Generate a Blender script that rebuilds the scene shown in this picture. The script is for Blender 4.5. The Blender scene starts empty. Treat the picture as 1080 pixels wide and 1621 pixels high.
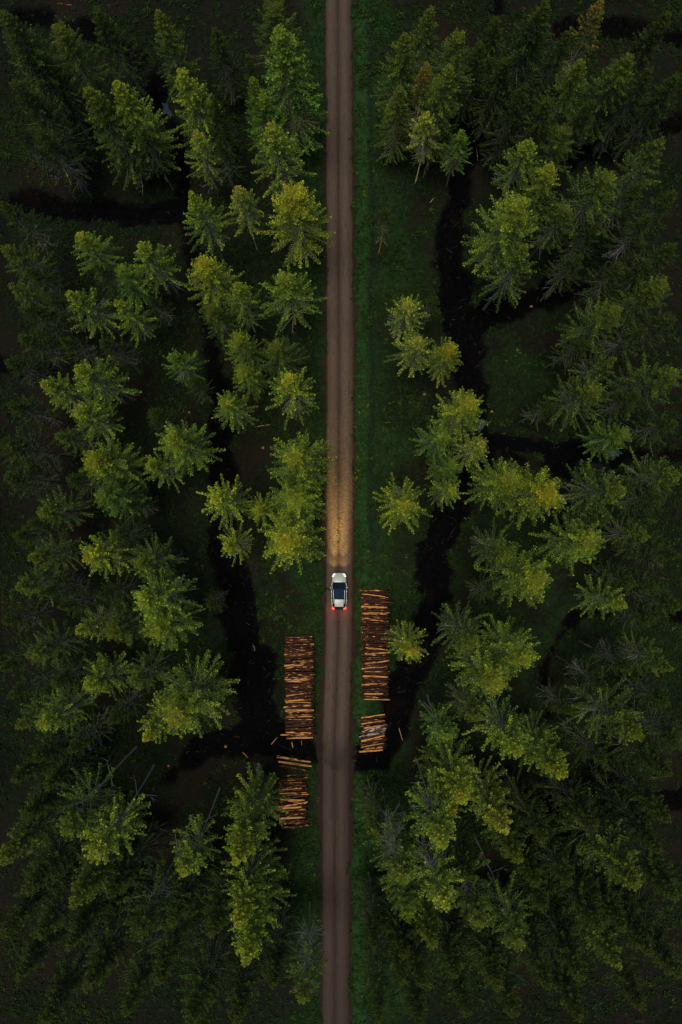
import bpy, math, random
import numpy as np
from mathutils import Vector, Matrix

rnd = random.Random(7)
nrs = np.random.RandomState(11)
scene = bpy.context.scene
COL = scene.collection
R = math.radians

# ------------------------------------------------------------------ metric frame of the survey
H = 84.0                       # camera height in metres
S = 126.1 / 1621.0             # metres on the ground per photo pixel


def gx(px, z=0.0):
    return (px - 540.0) * S * (1 - z / H)


def gy(py, z=0.0):
    return (810.5 - py) * S * (1 - z / H)


# ------------------------------------------------------------------ scene helpers
def tag(o, label=None, cat=None, group=None, kind=None):
    if label:
        o['label'] = label
    if cat:
        o['category'] = cat
    if group:
        o['group'] = group
    if kind:
        o['kind'] = kind
    return o


def link(name, data, parent=None):
    o = bpy.data.objects.new(name, data)
    COL.objects.link(o)
    if parent is not None:
        o.parent = parent
    return o


def empty(name, loc, rz=0.0):
    o = link(name, None)
    o.location = loc
    o.rotation_euler = (0, 0, rz)
    o.empty_display_size = 0.3
    return o


def np_mesh(name, verts, faces, mats, attrs=None, mat_idx=None, smooth=False):
    """verts (n,3), faces (m,k) all of one size; attrs {name: per vertex float array}"""
    verts = np.asarray(verts, dtype=np.float32)
    faces = np.asarray(faces, dtype=np.int32)
    me = bpy.data.meshes.new(name)
    me.vertices.add(len(verts))
    me.vertices.foreach_set('co', verts.ravel())
    k = faces.shape[1]
    me.loops.add(faces.size)
    me.loops.foreach_set('vertex_index', faces.ravel())
    me.polygons.add(len(faces))
    me.polygons.foreach_set('loop_start', np.arange(len(faces), dtype=np.int32) * k)
    try:
        me.polygons.foreach_set('loop_total', np.full(len(faces), k, dtype=np.int32))
    except Exception:
        pass
    for m in mats:
        me.materials.append(m)
    if mat_idx is not None:
        me.polygons.foreach_set('material_index', np.asarray(mat_idx, dtype=np.int32))
    me.polygons.foreach_set('use_smooth', np.full(len(faces), smooth, dtype=bool))
    me.update(calc_edges=True)
    if attrs:
        for an, av in attrs.items():
            a = me.attributes.new(an, 'FLOAT', 'POINT')
            a.data.foreach_set('value', np.asarray(av, dtype=np.float32))
    me.validate()
    return me


def py_mesh(name, verts, faces, mats, mat_idx=None, smooth=False):
    me = bpy.data.meshes.new(name)
    me.from_pydata([tuple(v) for v in verts], [], faces)
    for m in mats:
        me.materials.append(m)
    if mat_idx:
        for p, i in zip(me.polygons, mat_idx):
            p.material_index = i
    for p in me.polygons:
        p.use_smooth = smooth
    me.update()
    return me


# ------------------------------------------------------------------ node helpers
def new_mat(name):
    m = bpy.data.materials.new(name)
    m.use_nodes = True
    nt = m.node_tree
    nt.nodes.clear()
    out = nt.nodes.new('ShaderNodeOutputMaterial')
    return m, nt, out


def n(nt, typ, **kw):
    nd = nt.nodes.new(typ)
    for k, v in kw.items():
        setattr(nd, k, v)
    return nd


def sock(nd, key, v):
    nd.inputs[key].default_value = v


def mixc(nt, fac, a, b, blend='MIX'):
    m = n(nt, 'ShaderNodeMix', data_type='RGBA', blend_type=blend)
    ins = {'f': m.inputs[0], 'a': m.inputs[6], 'b': m.inputs[7]}
    for key, v in (('f', fac), ('a', a), ('b', b)):
        if hasattr(v, 'is_linked'):
            nt.links.new(v, ins[key])
        elif key == 'f':
            ins[key].default_value = v
        else:
            ins[key].default_value = (*v, 1) if len(v) == 3 else v
    return m.outputs[2]


def math_n(nt, op, a, b=None, clamp=False):
    m = n(nt, 'ShaderNodeMath', operation=op, use_clamp=clamp)
    for i, v in enumerate((a, b)):
        if v is None:
            continue
        if hasattr(v, 'is_linked'):
            nt.links.new(v, m.inputs[i])
        else:
            m.inputs[i].default_value = v
    return m.outputs[0]


def ramp(nt, v, lo, hi):
    m = n(nt, 'ShaderNodeMapRange', interpolation_type='SMOOTHSTEP')
    nt.links.new(v, m.inputs[0])
    m.inputs[1].default_value = lo
    m.inputs[2].default_value = hi
    return m.outputs[0]


def noise(nt, vec, scale, detail=4, rough=0.55):
    t = n(nt, 'ShaderNodeTexNoise')
    t.inputs['Scale'].default_value = scale
    t.inputs['Detail'].default_value = detail
    t.inputs['Roughness'].default_value = rough
    if vec is not None:
        nt.links.new(vec, t.inputs['Vector'])
    return t.outputs[0]


def attr(nt, name):
    a = n(nt, 'ShaderNodeAttribute', attribute_name=name)
    return a.outputs['Fac']


def mapped(nt, scale):
    tc = n(nt, 'ShaderNodeTexCoord')
    mp = n(nt, 'ShaderNodeMapping')
    mp.inputs['Scale'].default_value = scale
    nt.links.new(tc.outputs['Object'], mp.inputs['Vector'])
    return mp.outputs[0]


def simple(name, col, rough=0.6, metal=0.0, coat=0.0, nscale=0, namp=0.15, spec=0.5):
    m, nt, out = new_mat(name)
    b = n(nt, 'ShaderNodeBsdfPrincipled')
    sock(b, 'Roughness', rough)
    sock(b, 'Metallic', metal)
    sock(b, 'Coat Weight', coat)
    sock(b, 'Specular IOR Level', spec)
    if nscale:
        f = noise(nt, mapped(nt, (1, 1, 1)), nscale)
        c = mixc(nt, f, tuple(x * (1 - namp) for x in col), tuple(min(1, x * (1 + namp)) for x in col))
        nt.links.new(c, b.inputs['Base Color'])
    else:
        sock(b, 'Base Color', (*col, 1))
    nt.links.new(b.outputs[0], out.inputs[0])
    return m


def emitter(name, col, strength):
    m, nt, out = new_mat(name)
    e = n(nt, 'ShaderNodeEmission')
    sock(e, 'Color', (*col, 1))
    sock(e, 'Strength', strength)
    nt.links.new(e.outputs[0], out.inputs[0])
    return m


def needle_mat(name, lo, hi, tip, young=(0.34, 0.29, 0.014)):
    """needles: dark old growth to light new shoots by a random value per sprig; object colour tints each tree, painted edge shade included"""
    m, nt, out = new_mat(name)
    tone = attr(nt, 'tone')
    c = mixc(nt, ramp(nt, tone, 0.0, 0.62), lo, hi)
    c = mixc(nt, ramp(nt, tone, 0.62, 1.0), c, tip)
    c = mixc(nt, math_n(nt, 'MULTIPLY', attr(nt, 'leader'), 0.6), c, young)
    oi = n(nt, 'ShaderNodeObjectInfo')
    c = mixc(nt, 1.0, c, oi.outputs['Color'], 'MULTIPLY')
    b = n(nt, 'ShaderNodeBsdfPrincipled')
    sock(b, 'Roughness', 0.6)
    sock(b, 'Specular IOR Level', 0.08)
    nt.links.new(c, b.inputs['Base Color'])
    t = n(nt, 'ShaderNodeBsdfTranslucent')
    nt.links.new(c, t.inputs['Color'])
    mx = n(nt, 'ShaderNodeMixShader')
    mx.inputs[0].default_value = 0.22
    nt.links.new(b.outputs[0], mx.inputs[1])
    nt.links.new(t.outputs[0], mx.inputs[2])
    nt.links.new(mx.outputs[0], out.inputs[0])
    return m


NEEDLE = needle_mat('needles', (0.010, 0.024, 0.005), (0.070, 0.115, 0.013), (0.330, 0.390, 0.030))
LEAFLOW = needle_mat('low_leaves', (0.006, 0.014, 0.003), (0.020, 0.042, 0.007), (0.08, 0.12, 0.012))
GRASSM = needle_mat('grass_blades', (0.005, 0.020, 0.004), (0.018, 0.052, 0.010), (0.06, 0.105, 0.018))
BARK = simple('bark_grey', (0.33, 0.29, 0.24), 0.9, nscale=6, namp=0.45)
BARKD = simple('bark_brown', (0.085, 0.070, 0.052), 0.9, nscale=6, namp=0.45)
TWIG = simple('dead_twig_grey', (0.27, 0.25, 0.215), 0.9, nscale=3, namp=0.35)
LIMB = simple('limb_bark', (0.13, 0.12, 0.085), 0.9, nscale=3, namp=0.4)

# ------------------------------------------------------------------ layout of the ground (photo survey, pixels)
ROAD_C = [(-500, 535), (0, 536), (300, 537), (600, 538), (900, 537), (1020, 536), (1170, 531), (1400, 531), (1621, 531), (2200, 530)]
ROAD_W = [(-500, 22), (0, 22), (400, 24), (900, 26), (1040, 27), (1120, 28), (1185, 33), (1260, 28.5), (1400, 26), (1621, 25), (2200, 25)]
TRACKS_AND_SHADE = [
    [(-300, 20, 14), (60, 28, 16), (180, 60, 18), (240, 110, 14), (265, 180, 12), (278, 220, 13), (291, 290, 14), (301, 370, 14), (318, 470, 12), (335, 560, 17),
     (346, 640, 20), (353, 720, 25), (354, 800, 27), (362, 880, 29), (380, 960, 34), (397, 1040, 40), (408, 1110, 42), (425, 1160, 45), (480, 1187, 26), (525, 1192, 20)],
    [(-400, 320, 22), (0, 318, 20), (90, 326, 22), (200, 336, 24), (290, 335, 20)],
    [(-200, 570, 9), (0, 575, 9), (60, 588, 10), (130, 572, 6)],
    [(262, 1230, 8), (320, 1190, 22), (400, 1165, 40)],
    [(800, -200, 10), (790, 0, 10), (772, 110, 10), (757, 170, 13), (745, 235, 18), (726, 300, 24), (716, 370, 27), (716, 440, 30), (735, 520, 38), (738, 580, 32),
     (755, 640, 18), (772, 690, 18), (755, 750, 22), (717, 810, 34), (692, 870, 34), (684, 930, 32), (685, 990, 28), (660, 1050, 32), (632, 1100, 32), (620, 1150, 34),
     (600, 1196, 24), (540, 1200, 20)],
    [(735, 512, 34), (800, 487, 30), (870, 462, 24), (950, 450, 9)],
    [(900, 252, 13), (960, 225, 19), (1020, 202, 16), (1080, 190, 14), (1400, 160, 14)],
    [(772, 690, 16), (820, 700, 17), (870, 713, 15), (960, 720, 17), (1080, 716, 16), (1400, 700, 15)],
    [(800, 720, 9), (850, 736, 9), (900, 742, 7)],
    [(800, 1235, 13), (830, 1267, 17), (900, 1278, 15), (1080, 1268, 18), (1400, 1250, 18)],
    [(868, 1135, 6), (862, 1060, 6), (882, 1012, 5), (920, 972, 6), (1000, 957, 6), (1080, 975, 8)],
    [(905, 120, 9), (860, 150, 5)],
    [(890, 45, 15), (960, 40, 20), (1080, 55, 20), (1400, 60, 20)],  # a shadow, painted as a near-black mud strip
]


def interp(tab, y):
    ys = [a for a, _ in tab]
    vs = [b for _, b in tab]
    return np.interp(y, ys, vs)


def seg_field(PX, PY, line):
    """signed distance in metres outside (positive) a tapering polyline band, plus lateral offset in metres"""
    best = np.full(PX.shape, 1e9)
    lat = np.zeros(PX.shape)
    for (x0, y0, w0), (x1, y1, w1) in zip(line[:-1], line[1:]):
        dx, dy = x1 - x0, y1 - y0
        L2 = dx * dx + dy * dy
        t = np.clip(((PX - x0) * dx + (PY - y0) * dy) / L2, 0, 1)
        ex, ey = PX - (x0 + t * dx), PY - (y0 + t * dy)
        d = np.hypot(ex, ey)
        s = (d - .84 * (w0 + t * (w1 - w0))) * S
        up = s < best
        best = np.where(up, s, best)
        lat = np.where(up, d * S, lat)
    return best, lat


def vnoise(x, y, scale, seed):
    """smooth value noise in numpy, 0..1"""
    r = np.random.RandomState(seed)
    tab = r.rand(256, 256)
    fx, fy = x / scale, y / scale
    ix, iy = np.floor(fx).astype(int), np.floor(fy).astype(int)
    tx, ty = fx - ix, fy - iy
    tx, ty = tx * tx * (3 - 2 * tx), ty * ty * (3 - 2 * ty)
    a = tab[ix % 256, iy % 256]
    b = tab[(ix + 1) % 256, iy % 256]
    c = tab[ix % 256, (iy + 1) % 256]
    d = tab[(ix + 1) % 256, (iy + 1) % 256]
    return (a * (1 - tx) + b * tx) * (1 - ty) + (c * (1 - tx) + d * tx) * ty


def sstep(e0, e1, v):
    t = np.clip((v - e0) / (e1 - e0), 0, 1)
    return t * t * (3 - 2 * t)


def fields(X, Y):
    PX, PY = X / S + 540.0, 810.5 - Y / S
    wob = (vnoise(X, Y, 2.6, 3) - 0.5) * 1.7 + (vnoise(X, Y, 0.8, 4) - 0.5) * 0.8
    lat = (PX - interp(ROAD_C, PY)) * S
    hw = interp(ROAD_W, PY) * S
    rw = (vnoise(X, Y, .45, 23) - 0.5) * 0.5 + (vnoise(X, Y, 1.1, 21) - 0.5) * 0.7 + (vnoise(X, Y, 4.0, 22) - 0.5) * 0.5
    road = 1 - sstep(-0.3, 0.25, np.abs(lat) - hw + rw)
    mud = np.zeros(X.shape)
    rut = np.zeros(X.shape)
    for ln in TRACKS_AND_SHADE:
        s, l = seg_field(PX, PY, ln)
        m = 1 - sstep(-0.45, 0.45, s + wob)
        mud = np.maximum(mud, m)
        rut = np.maximum(rut, m * np.exp(-((l - 0.85) / 0.38) ** 2))
    mud = mud * (1 - road * (0.35 + .6 * vnoise(X, Y, 1.2, 38)))
    vr = sstep(1.0, 2.2, lat) * (1 - .9 * sstep(3.5, 9.5, lat + (vnoise(X, Y, 4, 31) - 0.5) * 9)) * (1 - sstep(8, 13, lat + (vnoise(X, Y, 5, 37) - .5) * 8))
    vl = sstep(1.0, 2.2, -lat) * (1 - sstep(2.6, 6.5, -lat + (vnoise(X, Y, 4, 32) - 0.5) * 4))
    green = np.zeros(X.shape)
    for cx_, cy_, r1, r2, a_ in ((880, 1030, 190, 170, .6), (830, 560, 110, 90, .55), (465, 925, 70, 80, .8), (330, 960, 60, 130, .35), (800, 900, 120, 100, .5), (620, 940, 60, 120, .5),
                                 (620, 1290, 60, 110, .6), (690, 400, 60, 120, .4), (440, 600, 60, 200, .35), (255, 1240, 40, 60, .3), (640, 120, 60, 160, .3)):
        green = np.maximum(green, a_ * np.exp(-(((PX - cx_) / r1) ** 2 + ((PY - cy_) / r2) ** 2)))
    green *= np.clip(2.2 * vnoise(X, Y, 2.6, 35) * (.3 + vnoise(X, Y, .9, 36)) - .25, 0, 1)
    verge = np.clip(vr + vl + green, 0, 1) * (1 - mud) * (1 - road)
    ditch = np.exp(-(((PX - 589) * S + (vnoise(X, Y, 3, 33) - 0.5) * 0.5) / 0.22) ** 2) * sstep(-900, 0, PY) * (1 - sstep(860, 930, PY))
    soil = sstep(0.52, 0.75, vnoise(X, Y, 7, 41) * 0.6 + vnoise(X, Y, 2.3, 42) * 0.4 + .30 * np.exp(-(((PX - 345) / 85) ** 2 + ((PY - 1200) / 60) ** 2)) + .28 * np.exp(-(((PX - 470) / 22) ** 2 + ((PY - 950) / 55) ** 2))
                 + .26 * np.exp(-(((PX - 690) / 45) ** 2 + ((PY - 400) / 130) ** 2)) + .25 * np.exp(-(((PX - 650) / 45) ** 2 + ((PY - 1215) / 50) ** 2)) + .22 * np.exp(-(((PX - 735) / 40) ** 2 + ((PY - 930) / 60) ** 2))) * (1 - 0.35 * verge)
    return dict(road=road, lat=lat, mud=mud, rut=rut, verge=verge, ditch=ditch, soil=soil,
                mud_vignette=np.clip(.75 * sstep(1120, 1230, PY + (vnoise(X, Y, 3, 34) - .5) * 80) + .25 * sstep(1350, 1600, PY) + .30 * (1 - sstep(60, 420, PY)), 0, 1))


def height(X, Y, f):
    z = (vnoise(X, Y, 5.0, 51) - 0.5) * 0.5 + (vnoise(X, Y, 1.3, 52) - 0.5) * 0.22
    z = z * (1 - f['road']) * (1 - 0.6 * np.exp(-(f['lat'] / 3.0) ** 2))
    z -= f['mud'] * (0.22 + 0.12 * vnoise(X, Y, 0.7, 53)) * (1 - f['road'])
    z -= f['rut'] * 0.30 * (1 - f['road'])
    z -= f['ditch'] * 0.45
    z += f['mud'] * (vnoise(X, Y, 0.45, 54) - 0.5) * 0.16 * (1 - f['road'])
    l = f['lat']
    z += f['road'] * (0.05 - 0.05 * np.exp(-((l + 0.95) / 0.35) ** 2) - 0.05 * np.exp(-((l - 0.75) / 0.35) ** 2))
    return z


def axis(lo, hi, step, extra):
    core = list(np.arange(lo, hi + 1e-6, step))
    return core, extra


xs = list(np.arange(-46, -3.2, 0.27)) + list(np.arange(-3.2, 3.2, 0.11)) + list(np.arange(3.2, 46.1, 0.27))
ys = list(np.arange(-68, 68.1, 0.27))
far = [2, 5, 10, 20, 40, 80, 160, 320, 600]
xs = np.array([-46 - d for d in reversed(far)] + xs + [46.1 + d for d in far])
ys = np.array([-68 - d for d in reversed(far)] + ys + [68.1 + d for d in far])
GX, GY = np.meshgrid(xs, ys)
F = fields(GX, GY)
GZ = height(GX, GY, F)


def ground_z(x, y):
    X = np.array([[x]], dtype=float)
    Y = np.array([[y]], dtype=float)
    return float(height(X, Y, fields(X, Y))[0, 0])


def ground_mat():
    m, nt, out = new_mat('forest_ground')
    v1 = mapped(nt, (1, 1, 1))
    road, mud, verge, soil, lat, ditch, rut = [attr(nt, k) for k in ('road', 'mud', 'verge', 'soil', 'lat', 'ditch', 'rut')]
    nA, nB, nC = noise(nt, v1, 0.35, 5), noise(nt, v1, 2.2, 6, 0.65), noise(nt, v1, 7.0, 4, 0.7)
    def bump(mu, w):
        d = math_n(nt, 'ABSOLUTE', math_n(nt, 'SUBTRACT', lat, mu))
        g = n(nt, 'ShaderNodeMapRange', interpolation_type='SMOOTHSTEP')
        nt.links.new(d, g.inputs[0])
        g.inputs[1].default_value = 0
        g.inputs[2].default_value = w
        g.inputs[3].default_value = 1
        g.inputs[4].default_value = 0
        return g.outputs[0]
    # forest floor: moss, needle litter, bare soil
    floor = mixc(nt, ramp(nt, nB, 0.35, 0.68), (0.0026, 0.0040, 0.0015), (0.0070, 0.0115, 0.0032))
    floor = mixc(nt, ramp(nt, nA, 0.45, 0.65), floor, (0.0075, 0.0060, 0.0030))
    litter = mixc(nt, ramp(nt, nC, 0.4, 0.7), (0.0050, 0.0032, 0.0022), (0.022, 0.0135, 0.007))
    floor = mixc(nt, soil, floor, litter)
    grass = mixc(nt, ramp(nt, nB, 0.3, 0.7), (0.0055, 0.018, 0.0045), (0.018, 0.043, 0.009))
    c = mixc(nt, math_n(nt, 'MULTIPLY', verge, 0.9), floor, grass)
    c = mixc(nt, math_n(nt, 'MULTIPLY', math_n(nt, 'MULTIPLY', bump(2.9, 1.7), verge), ramp(nt, nB, .25, .6)), c, (0.016, 0.050, 0.011))
    mudc = mixc(nt, ramp(nt, nC, 0.42, 0.72), (0.0014, 0.0014, 0.0018), (0.0090, 0.0080, 0.0082))
    mudc = mixc(nt, math_n(nt, 'MULTIPLY', ramp(nt, nA, 0.55, 0.7), 0.7), mudc, (0.0065, 0.0042, 0.0030))
    c = mixc(nt, mud, c, mudc)
    c = mixc(nt, math_n(nt, 'MULTIPLY', ditch, 0.8), c, (0.007, 0.009, 0.011))
    # dirt road: compacted wheel lanes, darker middle and shoulders
    vs = mapped(nt, (2.6, 0.10, 1))
    st = noise(nt, vs, 1.6, 6, 0.65)
    vs2 = mapped(nt, (5.0, 0.45, 1))
    st2 = noise(nt, vs2, 1.4, 5, 0.7)

    lanes = math_n(nt, 'MAXIMUM', bump(-0.92, 0.95), bump(0.66, 0.85))
    lanes = math_n(nt, 'ADD', lanes, math_n(nt, 'MULTIPLY', math_n(nt, 'SUBTRACT', st, 0.5), 1.6), clamp=True)
    rc = mixc(nt, lanes, (0.050, 0.033, 0.0235), (0.094, 0.066, 0.0475))
    rc = mixc(nt, math_n(nt, 'MULTIPLY', bump(-0.10, 0.22), 0.55), rc, (0.034, 0.018, 0.014))
    rc = mixc(nt, ramp(nt, st2, 0.5, 0.72), rc, (0.048, 0.028, 0.021))
    rc = mixc(nt, math_n(nt, 'MULTIPLY', ramp(nt, nC, 0.52, 0.72), 0.5), rc, (0.125, 0.092, 0.070))
    sh = math_n(nt, 'ABSOLUTE', math_n(nt, 'ADD', lat, -0.02))
    shm = ramp(nt, math_n(nt, 'ADD', sh, math_n(nt, 'MULTIPLY', math_n(nt, 'SUBTRACT', st2, 0.5), 0.5)), 1.42, 1.72)
    rc = mixc(nt, shm, rc, mixc(nt, nC, (0.015, 0.008, 0.0055), (0.036, 0.020, 0.012)))
    gm = math_n(nt, 'MULTIPLY', bump(-0.08, 0.45), ramp(nt, noise(nt, mapped(nt, (1.2, 0.11, 1)), 1.0, 3), 0.54, 0.66))
    rc = mixc(nt, math_n(nt, 'MULTIPLY', gm, ramp(nt, nC, 0.40, 0.60)), rc, (0.030, 0.036, 0.012))
    rc = mixc(nt, math_n(nt, 'MULTIPLY', mud, 0.9), rc, (0.020, 0.013, 0.011))
    rc = mixc(nt, math_n(nt, 'MULTIPLY', attr(nt, 'mud_vignette'), .5), rc, (0.020, 0.0145, 0.0135))  # carried mud and vignette shade painted into the road colour
    c = mixc(nt, road, c, rc)
    b = n(nt, 'ShaderNodeBsdfPrincipled')
    nt.links.new(c, b.inputs['Base Color'])
    wet = math_n(nt, 'MULTIPLY', mud, ramp(nt, nB, 0.4, 0.65))
    rr = n(nt, 'ShaderNodeMapRange')
    nt.links.new(wet, rr.inputs[0])
    rr.inputs[3].default_value = 0.95
    rr.inputs[4].default_value = 0.7
    nt.links.new(rr.outputs[0], b.inputs['Roughness'])
    nt.links.new(math_n(nt, 'MULTIPLY', math_n(nt, 'SUBTRACT', 1.0, mud), 0.15), b.inputs['Specular IOR Level'])
    bp = n(nt, 'ShaderNodeBump')
    sock(bp, 'Strength', 0.7)
    sock(bp, 'Distance', 0.12)
    hgt = math_n(nt, 'ADD', nC, math_n(nt, 'MULTIPLY', nB, 1.2))
    nt.links.new(hgt, bp.inputs['Height'])
    nt.links.new(bp.outputs[0], b.inputs['Normal'])
    nt.links.new(b.outputs[0], out.inputs[0])
    return m


def build_ground():
    ny, nx = GX.shape
    V = np.stack([GX, GY, GZ], -1).reshape(-1, 3)
    idx = np.arange(ny * nx).reshape(ny, nx)
    faces = np.stack([idx[:-1, :-1], idx[:-1, 1:], idx[1:, 1:], idx[1:, :-1]], -1).reshape(-1, 4)
    fm = lambda a: (a[:-1, :-1] + a[1:, 1:] + a[:-1, 1:] + a[1:, :-1]).ravel() / 4
    rmask = fm(F['road']) > 0.5
    mmask = (fm(F['mud']) > 0.5) & ~rmask
    gm = ground_mat()
    for name, sel in (('ground', ~rmask & ~mmask), ('dirt_road', rmask), ('mud_track', mmask)):
        fs = faces[sel]
        used = np.unique(fs)
        remap = np.full(len(V), -1)
        remap[used] = np.arange(len(used))
        at = {k: F[k].ravel()[used] for k in ('road', 'mud', 'verge', 'soil', 'lat', 'ditch', 'rut', 'mud_vignette')}
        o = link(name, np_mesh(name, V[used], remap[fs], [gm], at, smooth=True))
        tag(o, kind='structure')
        o['label'] = {'ground': 'dark mossy forest floor under the trees', 'dirt_road': 'straight brown dirt road with two pale wheel lanes',
                      'mud_track': 'near-black churned mud tracks winding beside the road, and a strip of painted shade'}[name]


build_ground()


# ------------------------------------------------------------------ foliage primitives
def kites(cen, d, nrm, ln, wd):
    """leaf-like kite quads: centres, unit direction, approximate normal, length, width"""
    side = np.cross(d, nrm)
    side /= np.linalg.norm(side, axis=1, keepdims=True) + 1e-9
    ln = ln[:, None]
    wd = wd[:, None]
    up = np.cross(side, d)
    a = cen - d * ln * 0.5
    b = cen + side * wd * 0.5 + d * ln * 0.05 - up * wd * 0.12
    c = cen + d * ln * 0.5 - up * ln * 0.10
    e = cen - side * wd * 0.5 + d * ln * 0.05 - up * wd * 0.12
    V = np.stack([a, b, c, e], 1).reshape(-1, 3)
    Fq = np.arange(len(V)).reshape(-1, 4)
    return V, Fq


def unit(a):
    return a / (np.linalg.norm(a, axis=-1, keepdims=True) + 1e-9)


def tube(path, radii, sides=6):
    """verts, faces of a tapered tube"""
    V, Fc = [], []
    for i, (p, r) in enumerate(zip(path, radii)):
        p = Vector(p)
        t = (Vector(path[min(i + 1, len(path) - 1)]) - Vector(path[max(i - 1, 0)])).normalized()
        u = t.cross(Vector((0.31, 0.17, 0.93)) if abs(t.z) < 0.9 else Vector((1, 0.1, 0))).normalized()
        w = t.cross(u)
        for k in range(sides):
            a = 2 * math.pi * k / sides
            V.append(p + u * (r * math.cos(a)) + w * (r * math.sin(a)))
    for i in range(len(path) - 1):
        for k in range(sides):
            k2 = (k + 1) % sides
            Fc.append((i * sides + k, i * sides + k2, (i + 1) * sides + k2, (i + 1) * sides + k))
    return V, Fc


class Acc:
    def __init__(self):
        self.V, self.F = [], []

    def add(self, V, Fc):
        o = len(self.V)
        self.V += list(V)
        self.F += [tuple(i + o for i in f) for f in Fc]


# ------------------------------------------------------------------ spruce prototypes (meshes shared by many trees)
def make_proto(seed, h=18.0, rad=3.0, cb=0.38, prof=0.8, wsp=0.5, nb=6, twig=0.55, clump=0.30, dens=1.0, al=.45, fw=.65, dead=14, flat=0.0, bare=0.0, bark=None, droop=0.0):
    rg = random.Random(seed)
    rn = np.random.RandomState(seed)
    trunk, limbs, deadb = Acc(), Acc(), Acc()
    # fine dead twigs share the limbs' mesh with a bark of their own
    bx, by = rg.uniform(-.25, .25), rg.uniform(-.25, .25)

    def axis_at(z):
        t = z / h
        return Vector((bx * math.sin(t * 3.1), by * math.sin(t * 3.1), z))
    zs = [-.4, 0, .4, 1.5, h * .2, h * .4, h * .6, h * .8, h * .93, h]
    rs = [.24, .19, .15, .135, .12, .10, .075, .045, .02, .006]
    sc = h / 18
    if bark is not None:
        sc *= .52
    trunk.add(*tube([axis_at(z) for z in zs], [r * sc for r in rs], 8))
    C, D, N, L, W, T, LD = [], [], [], [], [], [], []

    def sprig(p, d, ln, wd, tone, lead):
        # two crossed kites and a hanging one
        nrm = Vector((rg.gauss(0, .28), rg.gauss(0, .28), 1))
        C.append(p); D.append(d); N.append(nrm); L.append(ln); W.append(wd); T.append(tone); LD.append(lead)

    z = h * cb
    phase = 0.0
    while z < h - 0.15:
        t = (z - h * cb) / (h - h * cb)
        Rz = rad * ((1 - t) ** prof) * (0.55 + 0.45 * min(1, t / 0.14)) + 0.16
        kb = nb if t < .8 else max(4, nb - 1)
        phase += 0.9 + rg.random()
        for k in range(kb):
            if rg.random() < 0.07 + bare * (1 - t):
                continue
            az = phase + 2 * math.pi * (k + rg.uniform(-.3, .3)) / kb
            Lb = Rz * rg.choice((.72, .85, .95, 1.0, 1.05, 1.18)) * rg.uniform(.9, 1.08)
            el = R(48) * t ** 1.6 - R(14 + droop) * (1 - t) + rg.uniform(-.12, .12) + flat
            br = rg.gauss(0.0, 0.13)
            lead = max(0.0, (t - .58) / .42) ** 1.3
            hd = Vector((math.cos(az), math.sin(az), 0))
            sd = Vector((-math.sin(az), math.cos(az), 0))
            p0 = axis_at(z + rg.uniform(-.2, .2))
            bend = rg.uniform(-.15, .15)

            def bp(s):
                q = s / max(Lb, .01)
                return p0 + hd * (s * math.cos(el)) + sd * (bend * Lb * q * q) + Vector((0, 0, s * math.sin(el) - 0.16 * Lb * q * (1 - q) * 2 + 0.14 * Lb * max(0, q - .6)))
            pts = [bp(Lb * q) for q in (0, .35, .7, 1)]
            r0 = 0.012 + 0.011 * Lb
            limbs.add(*tube(pts, [r0, r0 * .75, r0 * .5, r0 * .2], 4))
            s = Lb * (0.18 if t > .5 else 0.34)
            step = 0.085 / dens
            sidef = 1
            while s < Lb + 0.02:
                p = bp(s)
                dr = (bp(min(s + .1, Lb + .1)) - bp(s - .1)).normalized()
                tl = min(0.85, twig * (0.30 + 0.75 * (Lb - s) / max(Lb, .6))) * rg.uniform(.7, 1.25) + .08
                sidef = -sidef
                ang = rg.uniform(fw, fw + .4)
                dd = (dr * math.cos(ang) + sd * sidef * math.sin(ang) + Vector((0, 0, rg.uniform(-.22, .12)))).normalized()
                tw = rg.gauss(0, .13)
                nt_ = max(2, int(tl / 0.055))
                for j in range(nt_):
                    u = (j + rg.random()) / nt_
                    q = p + dd * (tl * u) + Vector((rg.gauss(0, .05), rg.gauss(0, .05), -0.10 * u * u + rg.gauss(0, .05)))
                    dj = (dd + Vector((rg.gauss(0, al), rg.gauss(0, al), rg.gauss(-.05, .2)))).normalized()
                    tn = min(1, max(0, .49 + br * 1.2 + rg.gauss(0, .15) + tw + .28 * (u - .5)))
                    sprig(q, dj, clump * rg.uniform(.75, 1.35), clump * rg.uniform(.28, .42), tn, lead * rg.uniform(.3, 1))
                # along the axis
                tn = min(1, max(0, .45 + br * 1.3 + rg.gauss(0, .18)))
                sprig(p + Vector((rg.gauss(0, .04), rg.gauss(0, .04), .05)), (dr + Vector((rg.gauss(0, .3), rg.gauss(0, .3), .1))).normalized(), clump * 1.1, clump * .38, tn, lead * rg.uniform(.3, 1))
                s += step * rg.uniform(.8, 1.2)
            # end tuft
            p = bp(Lb)
            for j in range(7):
                dj = (hd + Vector((rg.gauss(0, .4), rg.gauss(0, .4), rg.gauss(.05, .25)))).normalized()
                sprig(p + dj * .1, dj, clump * 1.05, clump * .38, min(1, max(0, .66 + br + rg.gauss(0, .14))), lead * rg.uniform(.3, 1))
        z += wsp * (0.72 + 0.5 * (1 - t)) * rg.uniform(.85, 1.15)
    for j in range(8):
        dj = Vector((rg.gauss(0, .4), rg.gauss(0, .4), 1)).normalized()
        sprig(axis_at(h - .25) + dj * .12, dj, clump, clump * .45, .7, 1)
    V, Fq = kites(np.array(C), unit(np.array(D)), unit(np.array(N)), np.array(L), np.array(W))
    crown = np_mesh('crown', V, Fq, [NEEDLE], {'tone': np.repeat(T, 4), 'leader': np.repeat(LD, 4)})
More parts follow.
